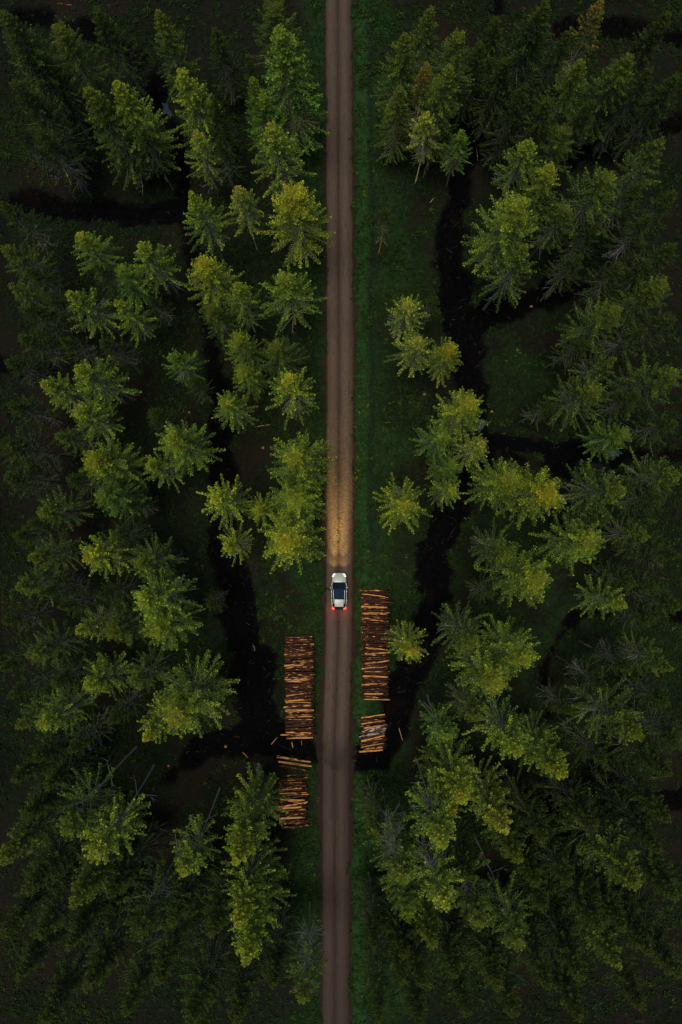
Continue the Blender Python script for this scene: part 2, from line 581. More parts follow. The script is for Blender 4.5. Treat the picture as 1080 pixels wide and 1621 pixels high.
    for i in range(dead):
        z = rg.uniform(h * max(.08, cb - .22), h * (cb + .10))
        az = rg.uniform(0, 6.283)
        Ld = rg.uniform(.5, 1.0) * rad * .62
        p0 = axis_at(z)
        hd = Vector((math.cos(az), math.sin(az), rg.uniform(-.35, .05)))
        k1 = Vector((rg.gauss(0, .1), rg.gauss(0, .1), 0)) * Ld
        pts = [p0, p0 + hd * Ld * .5 + k1, p0 + hd * Ld + k1 * 1.5 + Vector((0, 0, -.1 * Ld))]
        deadb.add(*tube(pts, [.030, .020, .007], 4))
        for j in range(4):
            u = rg.uniform(.3, .95)
            q = p0 + hd * Ld * u + k1 * u
            d2 = (hd + Vector((rg.gauss(0, .7), rg.gauss(0, .7), rg.gauss(-.1, .3)))).normalized()
            deadb.add(*tube([q, q + d2 * rg.uniform(.25, .6)], [.013, .005], 3))
    nt0, nl = len(trunk.F), len(limbs.F)
    trunk.add(limbs.V, limbs.F)
    trunk.add(deadb.V, deadb.F)
    tm = py_mesh('trunk', trunk.V, trunk.F, [bark or BARKD, LIMB, TWIG], [0] * nt0 + [1] * nl + [2] * len(deadb.F), smooth=True)
    return dict(trunk=tm, crown=crown, h=h, rad=rad, arr=(V, Fq, np.repeat(T, 4), np.repeat(LD, 4)))


PROTO = {
    's': [make_proto(100 + i, 18, 3.0, .45 + .02 * (i % 4), (.95, 1.15, 1.3, .85, 1.1, 1.2)[i], .70, 8, .24, .145, 1.2, .26, .45, 16) for i in range(6)],
    'b': [make_proto(200 + i, 18, 3.1, .42, .55 + .05 * (i % 3), .62, 8, .36, .145, 1.05, .34, .55, 8) for i in range(6)],
    'l': [make_proto(500 + i, 19, 2.9, .24, .72 + .08 * (i % 3), .70, 8, .28, .15, 1.1, .28, .45, 12, droop=14) for i in range(5)],
    't': [make_proto(300 + i, 19, 2.3, .56 + .02 * (i % 3), .80, .70, 7, .26, .145, 1.15, .28, .45, (14, 70, 30, 12)[i], bare=.10, bark=BARK) for i in range(4)],
    'u': [make_proto(350 + i, 20, 2.4, .60, .80, .66, 7, .27, .145, 1.15, .28, .45, 5, bare=.08, bark=BARK) for i in range(2)],
    'd': [make_proto(400, 17, 2.0, .34, .75, .62, 5, .40, .17, .7, .45, .65, 40, bare=.45, bark=BARK)],
}

TINT = {   # needle tint over shared material; dark and olive ones paint in edge shade
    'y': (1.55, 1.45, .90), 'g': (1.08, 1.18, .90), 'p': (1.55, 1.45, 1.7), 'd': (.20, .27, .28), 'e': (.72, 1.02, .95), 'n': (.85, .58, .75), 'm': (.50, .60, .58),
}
TWORD = {'y': 'yellow-green', 'g': 'mid-green', 'p': 'grey-green', 'd': 'dark', 'e': 'emerald', 'n': 'brown half-dead', 'm': 'olive'}
KWORD = {'s': 'spruce with starlike branches', 'b': 'dense bushy spruce', 't': 'sparse spruce with bare lower trunk', 'd': 'thin dying spruce'}

# apex x, apex y (photo pixels), crown width in photo pixels, kind, tint
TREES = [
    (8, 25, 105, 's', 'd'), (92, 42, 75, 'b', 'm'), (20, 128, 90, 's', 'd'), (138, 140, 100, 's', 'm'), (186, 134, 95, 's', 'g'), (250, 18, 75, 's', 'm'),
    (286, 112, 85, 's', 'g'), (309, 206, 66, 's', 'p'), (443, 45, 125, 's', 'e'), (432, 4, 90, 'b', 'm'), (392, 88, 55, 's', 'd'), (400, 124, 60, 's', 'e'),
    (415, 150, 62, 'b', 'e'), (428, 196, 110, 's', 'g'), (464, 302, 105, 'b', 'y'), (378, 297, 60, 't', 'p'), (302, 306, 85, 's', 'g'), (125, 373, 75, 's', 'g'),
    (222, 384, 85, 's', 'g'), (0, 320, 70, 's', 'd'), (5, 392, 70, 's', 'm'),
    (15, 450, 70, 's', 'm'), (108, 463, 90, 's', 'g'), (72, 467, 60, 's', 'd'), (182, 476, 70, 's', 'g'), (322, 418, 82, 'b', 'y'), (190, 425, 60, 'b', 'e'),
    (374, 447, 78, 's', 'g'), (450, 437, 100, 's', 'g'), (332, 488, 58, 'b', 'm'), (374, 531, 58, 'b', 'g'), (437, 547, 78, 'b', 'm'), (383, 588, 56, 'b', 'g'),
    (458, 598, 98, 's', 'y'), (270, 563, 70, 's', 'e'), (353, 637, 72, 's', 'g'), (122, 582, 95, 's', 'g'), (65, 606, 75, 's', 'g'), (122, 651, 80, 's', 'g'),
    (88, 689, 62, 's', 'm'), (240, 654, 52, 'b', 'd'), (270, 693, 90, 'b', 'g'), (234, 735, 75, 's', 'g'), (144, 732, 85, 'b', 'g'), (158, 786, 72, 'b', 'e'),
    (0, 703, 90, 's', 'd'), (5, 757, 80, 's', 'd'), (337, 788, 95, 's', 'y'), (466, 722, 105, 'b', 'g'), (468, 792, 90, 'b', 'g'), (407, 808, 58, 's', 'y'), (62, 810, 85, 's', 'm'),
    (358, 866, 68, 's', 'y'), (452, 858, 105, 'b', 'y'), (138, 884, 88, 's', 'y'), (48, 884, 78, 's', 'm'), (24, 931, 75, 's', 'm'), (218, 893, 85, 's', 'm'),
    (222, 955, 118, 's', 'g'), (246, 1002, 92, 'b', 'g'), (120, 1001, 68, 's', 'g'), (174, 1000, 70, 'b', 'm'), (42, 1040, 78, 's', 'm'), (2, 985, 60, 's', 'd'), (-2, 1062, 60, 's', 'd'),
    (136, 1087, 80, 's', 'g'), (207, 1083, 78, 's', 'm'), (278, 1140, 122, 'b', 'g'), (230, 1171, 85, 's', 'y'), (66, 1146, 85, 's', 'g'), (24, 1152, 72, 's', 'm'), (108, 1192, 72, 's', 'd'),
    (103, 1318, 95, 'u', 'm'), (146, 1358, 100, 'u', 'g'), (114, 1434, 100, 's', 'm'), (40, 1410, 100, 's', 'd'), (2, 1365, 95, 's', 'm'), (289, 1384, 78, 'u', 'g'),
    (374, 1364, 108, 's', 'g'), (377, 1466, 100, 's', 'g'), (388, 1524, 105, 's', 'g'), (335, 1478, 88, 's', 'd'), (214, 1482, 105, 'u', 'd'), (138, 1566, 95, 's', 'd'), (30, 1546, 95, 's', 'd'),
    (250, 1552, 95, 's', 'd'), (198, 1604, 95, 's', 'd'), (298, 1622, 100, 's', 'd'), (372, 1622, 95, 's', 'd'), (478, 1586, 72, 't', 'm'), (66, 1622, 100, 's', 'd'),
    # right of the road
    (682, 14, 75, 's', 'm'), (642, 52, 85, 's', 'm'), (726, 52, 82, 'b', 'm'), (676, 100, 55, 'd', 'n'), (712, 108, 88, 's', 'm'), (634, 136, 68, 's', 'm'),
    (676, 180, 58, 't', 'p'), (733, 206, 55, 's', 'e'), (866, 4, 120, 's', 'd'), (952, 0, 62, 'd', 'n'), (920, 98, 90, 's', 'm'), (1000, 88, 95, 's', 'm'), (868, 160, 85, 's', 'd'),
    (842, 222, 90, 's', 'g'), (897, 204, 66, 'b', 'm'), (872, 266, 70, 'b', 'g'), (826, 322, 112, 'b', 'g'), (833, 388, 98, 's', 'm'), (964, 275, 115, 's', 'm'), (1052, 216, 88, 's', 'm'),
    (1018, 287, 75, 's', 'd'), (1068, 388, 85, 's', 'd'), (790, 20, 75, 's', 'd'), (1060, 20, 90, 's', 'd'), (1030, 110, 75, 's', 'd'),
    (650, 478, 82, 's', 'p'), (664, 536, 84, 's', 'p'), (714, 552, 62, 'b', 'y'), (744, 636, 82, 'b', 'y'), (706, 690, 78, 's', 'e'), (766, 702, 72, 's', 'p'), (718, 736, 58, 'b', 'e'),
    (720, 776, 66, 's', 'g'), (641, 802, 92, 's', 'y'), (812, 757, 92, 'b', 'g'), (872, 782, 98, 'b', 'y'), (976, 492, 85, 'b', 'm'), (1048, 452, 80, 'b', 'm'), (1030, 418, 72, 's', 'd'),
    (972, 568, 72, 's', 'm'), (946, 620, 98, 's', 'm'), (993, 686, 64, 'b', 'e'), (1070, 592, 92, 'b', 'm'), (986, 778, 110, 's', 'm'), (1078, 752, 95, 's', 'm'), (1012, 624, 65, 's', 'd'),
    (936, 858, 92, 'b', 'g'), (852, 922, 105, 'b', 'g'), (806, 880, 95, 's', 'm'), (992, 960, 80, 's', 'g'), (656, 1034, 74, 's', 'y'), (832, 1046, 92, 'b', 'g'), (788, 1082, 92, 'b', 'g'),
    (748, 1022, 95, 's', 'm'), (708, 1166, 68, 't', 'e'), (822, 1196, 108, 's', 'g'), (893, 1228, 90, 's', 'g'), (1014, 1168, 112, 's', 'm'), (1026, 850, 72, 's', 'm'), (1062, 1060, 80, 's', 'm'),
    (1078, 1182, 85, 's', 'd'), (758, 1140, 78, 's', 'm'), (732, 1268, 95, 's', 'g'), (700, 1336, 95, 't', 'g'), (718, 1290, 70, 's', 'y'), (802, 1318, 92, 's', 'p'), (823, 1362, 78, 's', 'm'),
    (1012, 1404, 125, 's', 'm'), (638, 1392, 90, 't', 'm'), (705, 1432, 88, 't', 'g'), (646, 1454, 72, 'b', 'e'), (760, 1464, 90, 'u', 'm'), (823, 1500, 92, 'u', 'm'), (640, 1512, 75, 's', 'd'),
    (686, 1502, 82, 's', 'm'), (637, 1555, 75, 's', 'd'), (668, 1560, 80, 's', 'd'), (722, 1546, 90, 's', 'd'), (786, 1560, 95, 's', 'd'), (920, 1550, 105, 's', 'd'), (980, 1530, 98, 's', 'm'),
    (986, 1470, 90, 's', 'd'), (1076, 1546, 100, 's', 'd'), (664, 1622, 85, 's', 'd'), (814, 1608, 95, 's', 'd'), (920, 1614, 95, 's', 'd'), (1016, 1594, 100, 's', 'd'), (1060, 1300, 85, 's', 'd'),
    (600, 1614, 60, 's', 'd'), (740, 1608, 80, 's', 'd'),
    # dim ones standing in the gaps, shade painted in by the dark tint
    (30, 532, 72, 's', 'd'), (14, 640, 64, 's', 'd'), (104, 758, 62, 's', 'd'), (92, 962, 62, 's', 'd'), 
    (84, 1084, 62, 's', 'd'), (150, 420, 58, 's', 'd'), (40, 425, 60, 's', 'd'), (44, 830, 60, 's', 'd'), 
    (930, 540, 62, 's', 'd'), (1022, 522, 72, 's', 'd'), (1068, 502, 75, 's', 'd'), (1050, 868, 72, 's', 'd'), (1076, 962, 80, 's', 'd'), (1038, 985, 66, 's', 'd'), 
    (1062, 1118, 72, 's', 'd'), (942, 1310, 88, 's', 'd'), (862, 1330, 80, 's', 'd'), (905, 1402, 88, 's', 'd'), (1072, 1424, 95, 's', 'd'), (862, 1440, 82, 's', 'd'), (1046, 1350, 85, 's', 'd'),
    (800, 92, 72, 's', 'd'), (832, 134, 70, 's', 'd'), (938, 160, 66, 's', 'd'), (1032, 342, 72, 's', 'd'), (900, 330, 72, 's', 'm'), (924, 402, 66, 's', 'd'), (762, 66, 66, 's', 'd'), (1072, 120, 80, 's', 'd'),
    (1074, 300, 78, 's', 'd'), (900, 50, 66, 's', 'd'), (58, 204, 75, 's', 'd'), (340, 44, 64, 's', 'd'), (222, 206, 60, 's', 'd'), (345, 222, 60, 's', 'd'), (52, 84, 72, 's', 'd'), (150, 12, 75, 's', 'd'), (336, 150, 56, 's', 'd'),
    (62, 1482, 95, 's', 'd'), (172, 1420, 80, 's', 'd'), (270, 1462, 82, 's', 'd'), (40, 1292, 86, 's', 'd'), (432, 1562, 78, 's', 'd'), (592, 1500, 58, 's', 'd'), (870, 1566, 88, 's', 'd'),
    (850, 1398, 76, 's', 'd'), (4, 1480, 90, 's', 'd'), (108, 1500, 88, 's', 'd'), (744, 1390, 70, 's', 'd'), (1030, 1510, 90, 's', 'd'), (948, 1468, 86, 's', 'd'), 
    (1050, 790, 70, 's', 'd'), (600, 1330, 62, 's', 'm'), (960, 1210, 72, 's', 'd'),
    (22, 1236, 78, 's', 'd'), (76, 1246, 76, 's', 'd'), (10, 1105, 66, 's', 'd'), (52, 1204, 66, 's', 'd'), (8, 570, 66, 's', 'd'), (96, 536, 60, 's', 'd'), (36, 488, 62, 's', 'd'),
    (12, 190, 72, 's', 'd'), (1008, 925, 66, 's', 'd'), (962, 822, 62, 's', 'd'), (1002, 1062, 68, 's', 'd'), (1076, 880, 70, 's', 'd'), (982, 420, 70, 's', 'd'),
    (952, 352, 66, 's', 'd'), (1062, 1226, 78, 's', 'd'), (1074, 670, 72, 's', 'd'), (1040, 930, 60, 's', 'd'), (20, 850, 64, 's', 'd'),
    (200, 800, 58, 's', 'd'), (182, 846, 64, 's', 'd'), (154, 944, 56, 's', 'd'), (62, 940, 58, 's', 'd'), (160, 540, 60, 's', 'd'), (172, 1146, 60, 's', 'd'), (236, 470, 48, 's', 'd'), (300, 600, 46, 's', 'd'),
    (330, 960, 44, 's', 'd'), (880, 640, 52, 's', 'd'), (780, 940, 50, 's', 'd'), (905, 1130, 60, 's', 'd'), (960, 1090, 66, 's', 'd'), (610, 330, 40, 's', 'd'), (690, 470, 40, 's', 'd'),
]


def strip_of(px, py):
    if px < 540:
        trk = np.interp(py, [0, 300, 560, 800, 960, 1100, 1200, 1621], [265, 292, 335, 354, 380, 400, 330, 330])
        if px > 440:
            return "at the road's left edge"
        if px > trk:
            return 'between road and left mud track' if py < 1180 else 'left of the road'
        if px > trk - 110:
            return 'just beyond the left mud track' if py < 1180 else 'in the lower left woods'
        if px > 55:
            return 'deep in the left woods'
        return 'at the left picture edge'
    trk = np.interp(py, [0, 300, 580, 690, 800, 990, 1100, 1621], [790, 726, 738, 772, 720, 685, 640, 640])
    if px < trk and px < 640 + 20:
        return "nearest the road's right edge"
    if px < trk + 10:
        return 'between road and right mud track' if py < 1180 else 'right of the road'
    if px < trk + 120:
        return 'just beyond the right mud track' if py < 1180 else 'in the lower right woods'
    if px < 1020:
        return 'deep in the right woods'
    return 'at the right picture edge'


ZONES = [(70, 'by the top edge'), (170, 'near the top'), (270, 'below the topmost trees'), (400, 'level with the left side track'), (510, 'above the right track junction'),
         (600, 'level with the right track junction'), (700, 'below the right track junction'), (830, 'up the road from the car'), (970, 'level with the car'),
         (1100, 'level with the long log stacks'), (1210, 'level with the short log stack'), (1330, 'level with the lowest log stack'), (1420, 'below the lowest log stack'),
         (1520, 'near the bottom'), (9999, 'by the bottom edge')]
ORD = ['first', 'second', 'third', 'fourth', 'fifth', 'sixth']


def tree_labels():
    base = []
    for (px, py, d, k, t) in TREES:
        zone = next(w for lim, w in ZONES if py < lim).replace('right track junction', 'track junction')
        kw = {'s': 'starry spruce', 'b': 'bushy spruce', 't': 'dead-twigged spruce', 'u': 'bare-stemmed spruce', 'd': 'spruce'}[k]
        size = 'large ' if d >= 104 else 'small ' if d <= 60 else ''
        base.append(f"{size}{TWORD[t]} {kw} {strip_of(px, py)}, {zone}")
    groups = {}
    for i, b in enumerate(base):
        groups.setdefault(b, []).append(i)
    out = list(base)
    for b, ids in groups.items():
        if len(ids) == 1:
            continue
        spx = max(TREES[i][0] for i in ids) - min(TREES[i][0] for i in ids)
        spy = max(TREES[i][1] for i in ids) - min(TREES[i][1] for i in ids)
        if len(ids) == 2:
            ws = ('left', 'right') if spx > spy else ('upper', 'lower')
        else:
            ws = [o + ('-from-left' if spx > spy else '-from-top') for o in ORD]
        ids = sorted(ids, key=lambda i: TREES[i][0] if spx > spy else TREES[i][1])
        for w, i in zip(ws, ids):
            out[i] = f"{w} {b}"
    return out


def place_trees():
    labels = tree_labels()
    cnt = {k: 0 for k in PROTO}
    for (px, py, d, k, t), lab in zip(TREES, labels):
        rg = random.Random(px * 7 + py * 13 + 5)
        if k == 's' and (py > 1225 or py < 190):
            k = 'l'          # tall full-skirted spruces
        pr = PROTO[k][cnt[k] % len(PROTO[k])]
        cnt[k] += 1
        h = min(21.0, max(10.0, 8.5 + d * 0.098 + rg.uniform(-1.3, 1.3))) + (1.5 if k == 't' else 3.2 if k == 'u' else 0)
        if py > 1250:
            h += 1.0
            if k == 't' and d > 75:
                h = min(22.0, h + 2.5)
        rad = d / 2 * S * (1 - 0.62 * h / H) * 1.09
        ax, ay = gx(px, h), gy(py, h)
        lean = rg.uniform(0, .035)
        la = rg.uniform(0, 6.283)
        bx_, by_ = ax - h * math.sin(lean) * math.cos(la), ay - h * math.sin(lean) * math.sin(la)
        # keep stems off the road
        root = empty('spruce_tree', (bx_, by_, ground_z(bx_, by_) - .05))
        root.rotation_mode = 'QUATERNION'
        q = Vector((0, 0, 1)).rotation_difference(Vector((math.sin(lean) * math.cos(la), math.sin(lean) * math.sin(la), math.cos(lean))))
        from mathutils import Quaternion
        root.rotation_quaternion = q @ Quaternion((0, 0, 1), rg.uniform(0, 6.283))
        root.scale = (rad / pr['rad'], rad / pr['rad'], h / pr['h'])
        tag(root, lab, 'tree', 'spruce trees of the forest')
        o = link('trunk', pr['trunk'], root)
        c = link('crown', pr['crown'], root)
        v = rg.uniform(.90, 1.10)
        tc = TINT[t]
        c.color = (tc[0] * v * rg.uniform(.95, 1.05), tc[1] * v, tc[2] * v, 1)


place_trees()


def forest_beyond():
    """the forest goes on all round the framed clearing: one mass"""
    r = random.Random(77)
    Vs, Fs, Ts, Ls, off = [], [], [], [], 0
    pts = []
    tries = 0
    while len(pts) < 130 and tries < 6000:
        tries += 1
        x, y = r.uniform(-60, 60), r.uniform(-82, 82)
        h = r.uniform(15, 20)
        if abs(x) < 45.0 and abs(y) < 66.0:
            continue
        if abs(x) < 4.5 or any((x - a) ** 2 + (y - b) ** 2 < 4.2 ** 2 for a, b, _ in pts):
            continue
        pts.append((x, y, h))
    for x, y, h in pts:
        pr = PROTO[r.choice('ssb')][r.randrange(5)]
        V, Fq, T, LD = pr['arr']
        q4 = V.reshape(-1, 4, 3)[::3]
        mid = q4.mean(axis=1, keepdims=True)
        V = (mid + (q4 - mid) * 1.7).reshape(-1, 3)
        Fq = np.arange(len(V)).reshape(-1, 4)
        T, LD = T.reshape(-1, 4)[::3].ravel(), LD.reshape(-1, 4)[::3].ravel()
        a = r.uniform(0, 6.283)
        sx = r.uniform(.85, 1.15)
        V2 = np.empty_like(V)
        V2[:, 0] = x + (V[:, 0] * math.cos(a) - V[:, 1] * math.sin(a)) * sx
        V2[:, 1] = y + (V[:, 0] * math.sin(a) + V[:, 1] * math.cos(a)) * sx
        V2[:, 2] = V[:, 2] * h / pr['h']
        Vs.append(V2); Fs.append(Fq + off); Ts.append(T); Ls.append(LD)
        off += len(V)
    me = np_mesh('forest', np.concatenate(Vs), np.concatenate(Fs), [NEEDLE], {'tone': np.concatenate(Ts), 'leader': np.concatenate(Ls)})
    o = link('forest', me)
    o.color = (.6, .66, .75, 1)
    tag(o, 'dark spruce forest going on beyond the clearing on every side', None, None, 'stuff')
    tr = Acc()
    for x, y, h in pts:
        tr.add(*tube([(x, y, -.4), (x, y, h * .5), (x, y, h * .97)], [.24, .14, .02], 6))
    link('trunks', py_mesh('trunks', tr.V, tr.F, [BARKD]), o)


forest_beyond()


# ------------------------------------------------------------------ low growth (nobody could count it)
def scatter(num, seed, dens_fn):
    r = np.random.RandomState(seed)
    X = r.uniform(-44, 44, num)
    Y = r.uniform(-65, 65, num)
    f = fields(X[None, :], Y[None, :])
    f = {k: v[0] for k, v in f.items()}
    keep = r.rand(num) < dens_fn(X, Y, f)
    f = {k: v[keep] for k, v in f.items()}
    X, Y = X[keep], Y[keep]
    Z = height(X[None, :], Y[None, :], {k: v[None, :] for k, v in f.items()})[0]
    return X, Y, Z, f


def plants(name, label, num, seed, dens_fn, mat, leaves, spread, ln, wd, hgt, tone_fn, upright):
    X, Y, Z, f = scatter(num, seed, dens_fn)
    r = np.random.RandomState(seed + 1)
    k = len(X)
    sz = np.repeat(r.uniform(.55, 1.35, k), leaves)
    m = k * leaves
    az = r.uniform(0, 6.283, m)
    rr = np.sqrt(r.rand(m)) * spread * sz
    cen = np.stack([np.repeat(X, leaves) + np.cos(az) * rr, np.repeat(Y, leaves) + np.sin(az) * rr, np.repeat(Z, leaves) + r.rand(m) * hgt * sz + .02], 1)
    d = unit(np.stack([np.cos(az), np.sin(az), r.normal(upright, .3, m)], 1))
    nr = unit(np.stack([r.normal(0, .4, m), r.normal(0, .4, m), np.ones(m)], 1))
    V, Fq = kites(cen, d, nr, ln * sz * r.uniform(.7, 1.3, m), wd * sz * r.uniform(.7, 1.3, m))
    tone = np.clip(np.repeat(tone_fn(X, Y, f, r), leaves) + r.normal(0, .12, m), 0, 1)
    me = np_mesh(name, V, Fq, [mat], {'tone': np.repeat(tone, 4), 'leader': np.zeros(len(V))})
    o = link(name, me)
    o.color = (1, 1, 1, 1)
    tag(o, label, None, None, 'stuff')
    return o


def d_grass(X, Y, f):
    return f['verge'] * (1 - .75 * f['soil']) * (1 - f['mud']) * (1 - f['road']) * (1 - .7 * f['ditch']) * (.22 + .78 * (vnoise(X, Y, 1.6, 61) * .6 + vnoise(X, Y, .7, 69) * .4 > .46))


def d_under(X, Y, f):
    p = sstep(.38, .62, vnoise(X, Y, 4.5, 62) * .55 + vnoise(X, Y, 1.4, 63) * .45)
    return (.10 + .9 * p) * (1 - sstep(.35, .95, f['mud'])) * (1 - f['road']) * (1 - .45 * f['soil']) * (1 - .6 * f['verge'])


def d_middle(X, Y, f):
    PY = 810.5 - Y / S
    strip = np.exp(-((f['lat'] + .08) / .22) ** 2) * sstep(.42, .6, vnoise(X * 0, Y, 4, 64) + 1.0 * np.exp(-((PY - 835) / 60) ** 2))
    edge = np.exp(-((np.abs(f['lat']) - 2.0) / .30) ** 2) * .9
    return np.clip(strip * .45 + edge * (vnoise(X, Y, 1.5, 65) > .45), 0, 1)


plants('grass', 'short dark green grass on the road verges', 230000, 71, d_grass, GRASSM, 5, .16, .26, .055, .12,
       lambda X, Y, f, r: .30 + .55 * (vnoise(X, Y, 2.2, 66) * .5 + vnoise(X, Y, .8, 68) * .5 - .42) + .20 * np.exp(-((f['lat'] - 2.9) / 1.1) ** 2) + r.normal(0, .13, len(X)), .9)
plants('undergrowth', 'low leafy undergrowth scattered over the forest floor', 120000, 73, d_under, LEAFLOW, 6, .24, .22, .12, .22,
       lambda X, Y, f, r: .08 + .34 * vnoise(X, Y, 6, 67) + .22 * f['verge'] + np.where(r.rand(len(X)) < .07, .35, 0) + .06 + r.normal(0, .08, len(X)), .35)
def d_fern(X, Y, f):
    p = sstep(.50, .72, vnoise(X, Y, 6.5, 91) * .5 + vnoise(X, Y, 1.9, 92) * .5)
    PX, PY = X / S + 540.0, 810.5 - Y / S
    near = 1.3 * np.exp(-((PX - 640) / 75) ** 2) + .7 * np.exp(-(((PX - 860) / 190) ** 2 + ((PY - 960) / 330) ** 2)) + .6 * np.exp(-(((PX - 470) / 60) ** 2 + ((PY - 930) / 130) ** 2)) + .12
    return p * np.clip(near, 0, 1) * (1 - np.clip(f['mud'] * 1.4, 0, 1)) * (1 - f['road']) * (1 - sstep(-2.6, -2.2, -np.abs(f['lat'])))


plants('ferns', 'ferns and tall weeds growing in patches on the verge and in clearings', 42000, 77, d_fern, LEAFLOW, 9, .34, .36, .11, .45,
       lambda X, Y, f, r: .50 + .30 * (vnoise(X, Y, 2.0, 93) - .5) + np.where(r.rand(len(X)) < .06, .3, 0) + r.normal(0, .10, len(X)), .45)
plants('roadside_weeds', 'thin weeds on the road shoulders and between the wheel lanes', 70000, 75, d_middle, GRASSM, 4, .10, .17, .05, .08,
       lambda X, Y, f, r: .45 + r.normal(0, .2, len(X)), .7)


def brushwood():
    """broken twigs trodden into the mud"""
    X, Y, Z, f = scatter(15000, 81, lambda X, Y, f: np.clip(f['mud'] * .30 + f['soil'] * .05, 0, 1) * (1 - f['road']))
    r = np.random.RandomState(82)
    k = len(X)
    az = r.uniform(0, 6.283, k)
    L = r.uniform(.2, .9, k) * r.choice([.5, .8, 1.3], k)
    d = np.stack([np.cos(az), np.sin(az), r.normal(0, .08, k)], 1)
    s = np.stack([-np.sin(az), np.cos(az), np.zeros(k)], 1)
    w = r.uniform(.012, .03, k)[:, None]
    c = np.stack([X, Y, Z + .04], 1)
    up = np.array([[0, 0, 1.0]])
    V = []
    for e, sg in ((-1, 1), (1, .5)):
        b = c + d * (L[:, None] * .5 * e)
        V += [b + s * w * sg, b + up * w * 1.4 * sg, b - s * w * sg]
    V = np.stack(V, 1).reshape(-1, 3)
    base = np.arange(k)[:, None] * 6
    Fq = np.concatenate([base + np.array([[0, 3, 4, 1]]), base + np.array([[1, 4, 5, 2]])], 0)
    me = np_mesh('brushwood', V, Fq, [simple('broken_twigs', (.060, .036, .022), .9, nscale=1.5, namp=.6)])
    tag(link('brushwood', me), 'broken twigs trodden into the mud tracks', None, None, 'stuff')


brushwood()


# ------------------------------------------------------------------ logs
def log_mat():
    m, nt, out = new_mat('log_bark')
    oi = n(nt, 'ShaderNodeObjectInfo')
    tc = n(nt, 'ShaderNodeTexCoord')
    off = n(nt, 'ShaderNodeVectorMath', operation='ADD')
    nt.links.new(tc.outputs['Object'], off.inputs[0])
    sc = n(nt, 'ShaderNodeVectorMath', operation='SCALE')
    sc.inputs[0].default_value = (37, 11, 23)
    nt.links.new(oi.outputs['Random'], sc.inputs['Scale'])
    nt.links.new(sc.outputs[0], off.inputs[1])
    mp = n(nt, 'ShaderNodeMapping')
    mp.inputs['Scale'].default_value = (1.0, 5, 5)
    nt.links.new(off.outputs[0], mp.inputs['Vector'])
    f = noise(nt, mp.outputs[0], 1.4, 4, .6)
    sep = n(nt, 'ShaderNodeSeparateColor')
    nt.links.new(oi.outputs['Color'], sep.inputs[0])
    # object colour red channel: how much of the bark is stripped
    thr = math_n(nt, 'SUBTRACT', 1.0, sep.outputs[0])
    d = math_n(nt, 'SUBTRACT', f, thr)
    st = ramp(nt, d, -.05, .05)
    bark = mixc(nt, noise(nt, mp.outputs[0], 5, 4), (.006, .003, .0025), (.062, .020, .011))
    wood = mixc(nt, noise(nt, mp.outputs[0], 2.5, 4), (.30, .095, .022), (.86, .43, .125))
    wood = mixc(nt, sep.outputs[1], wood, (.46, .38, .29))
    c = mixc(nt, st, bark, wood)
    b = n(nt, 'ShaderNodeBsdfPrincipled')
    sock(b, 'Roughness', .8)
    sock(b, 'Specular IOR Level', .2)
    nt.links.new(c, b.inputs['Base Color'])
    bp_ = n(nt, 'ShaderNodeBump')
    sock(bp_, 'Strength', .6)
    sock(bp_, 'Distance', .03)
    nt.links.new(f, bp_.inputs['Height'])
    nt.links.new(bp_.outputs[0], b.inputs['Normal'])
    nt.links.new(b.outputs[0], out.inputs[0])
    return m


LOGM = log_mat()
CUT = simple('cut_log_end', (.52, .30, .12), .8, nscale=8, namp=.35)


def log_verts(L, r0, r1, rg, sides=10):
    nseg = 6
    path = []
    a, b = rg.uniform(-.05, .05), rg.uniform(-.03, .03)
    for i in range(nseg + 1):
        t = i / nseg
        path.append((-L / 2 + L * t, a * math.sin(t * 3.14), b * math.sin(t * 6.28)))
    V, Fc = tube(path, [(r0 + (r1 - r0) * i / nseg) * rg.uniform(.95, 1.06) for i in range(nseg + 1)], sides)
    mi = [0] * len(Fc)
    Fc.append(tuple(range(sides))[::-1])
    Fc.append(tuple(range(nseg * sides, nseg * sides + sides)))
    return V, Fc, mi + [1, 1]


LOGS = []
for i in range(10):
    rg = random.Random(900 + i)
    r0 = rg.choice((.065, .08, .09, .10, .11, .12, .14, .165)) * rg.uniform(.92, 1.08)
    V, Fc, mi = log_verts(3.1, r0, r0 * rg.uniform(.72, .92), rg)
    LOGS.append((py_mesh('log', V, Fc, [LOGM, CUT], mi, True), r0))

PILES = [
    # name, x0,x1 (px), y0,y1 (px), pile height, tilt deg, special
    ('long log stack right of the road', 574, 615, 934, 1112, 1.75, -1.0),
    ('long log stack left of the road', 452, 495, 1010, 1174, 1.75, 4.0),
    ('short log stack right of the road', 572, 611, 1138, 1194, 1.15, 13.0),
    ('lowest log stack left of the road', 442, 484, 1232, 1317, 1.45, 4.0),
]
core_acc, core_mi = Acc(), []
n_logs = [0]


def add_log(loc, yaw, roll, strip, grey, label, group, L=None, pitch=0.0, sc=1.0):
    me, r0 = LOGS[rnd.randrange(len(LOGS))]
    o = link('log', me)
    o.location = loc
    o.rotation_euler = (roll, pitch, yaw)
    o.scale = ((L / 3.1) if L else 1.0, sc, sc)
    o.color = (strip, grey, 0, 1)
    tag(o, label, 'log', group)
    n_logs[0] += 1
    return o


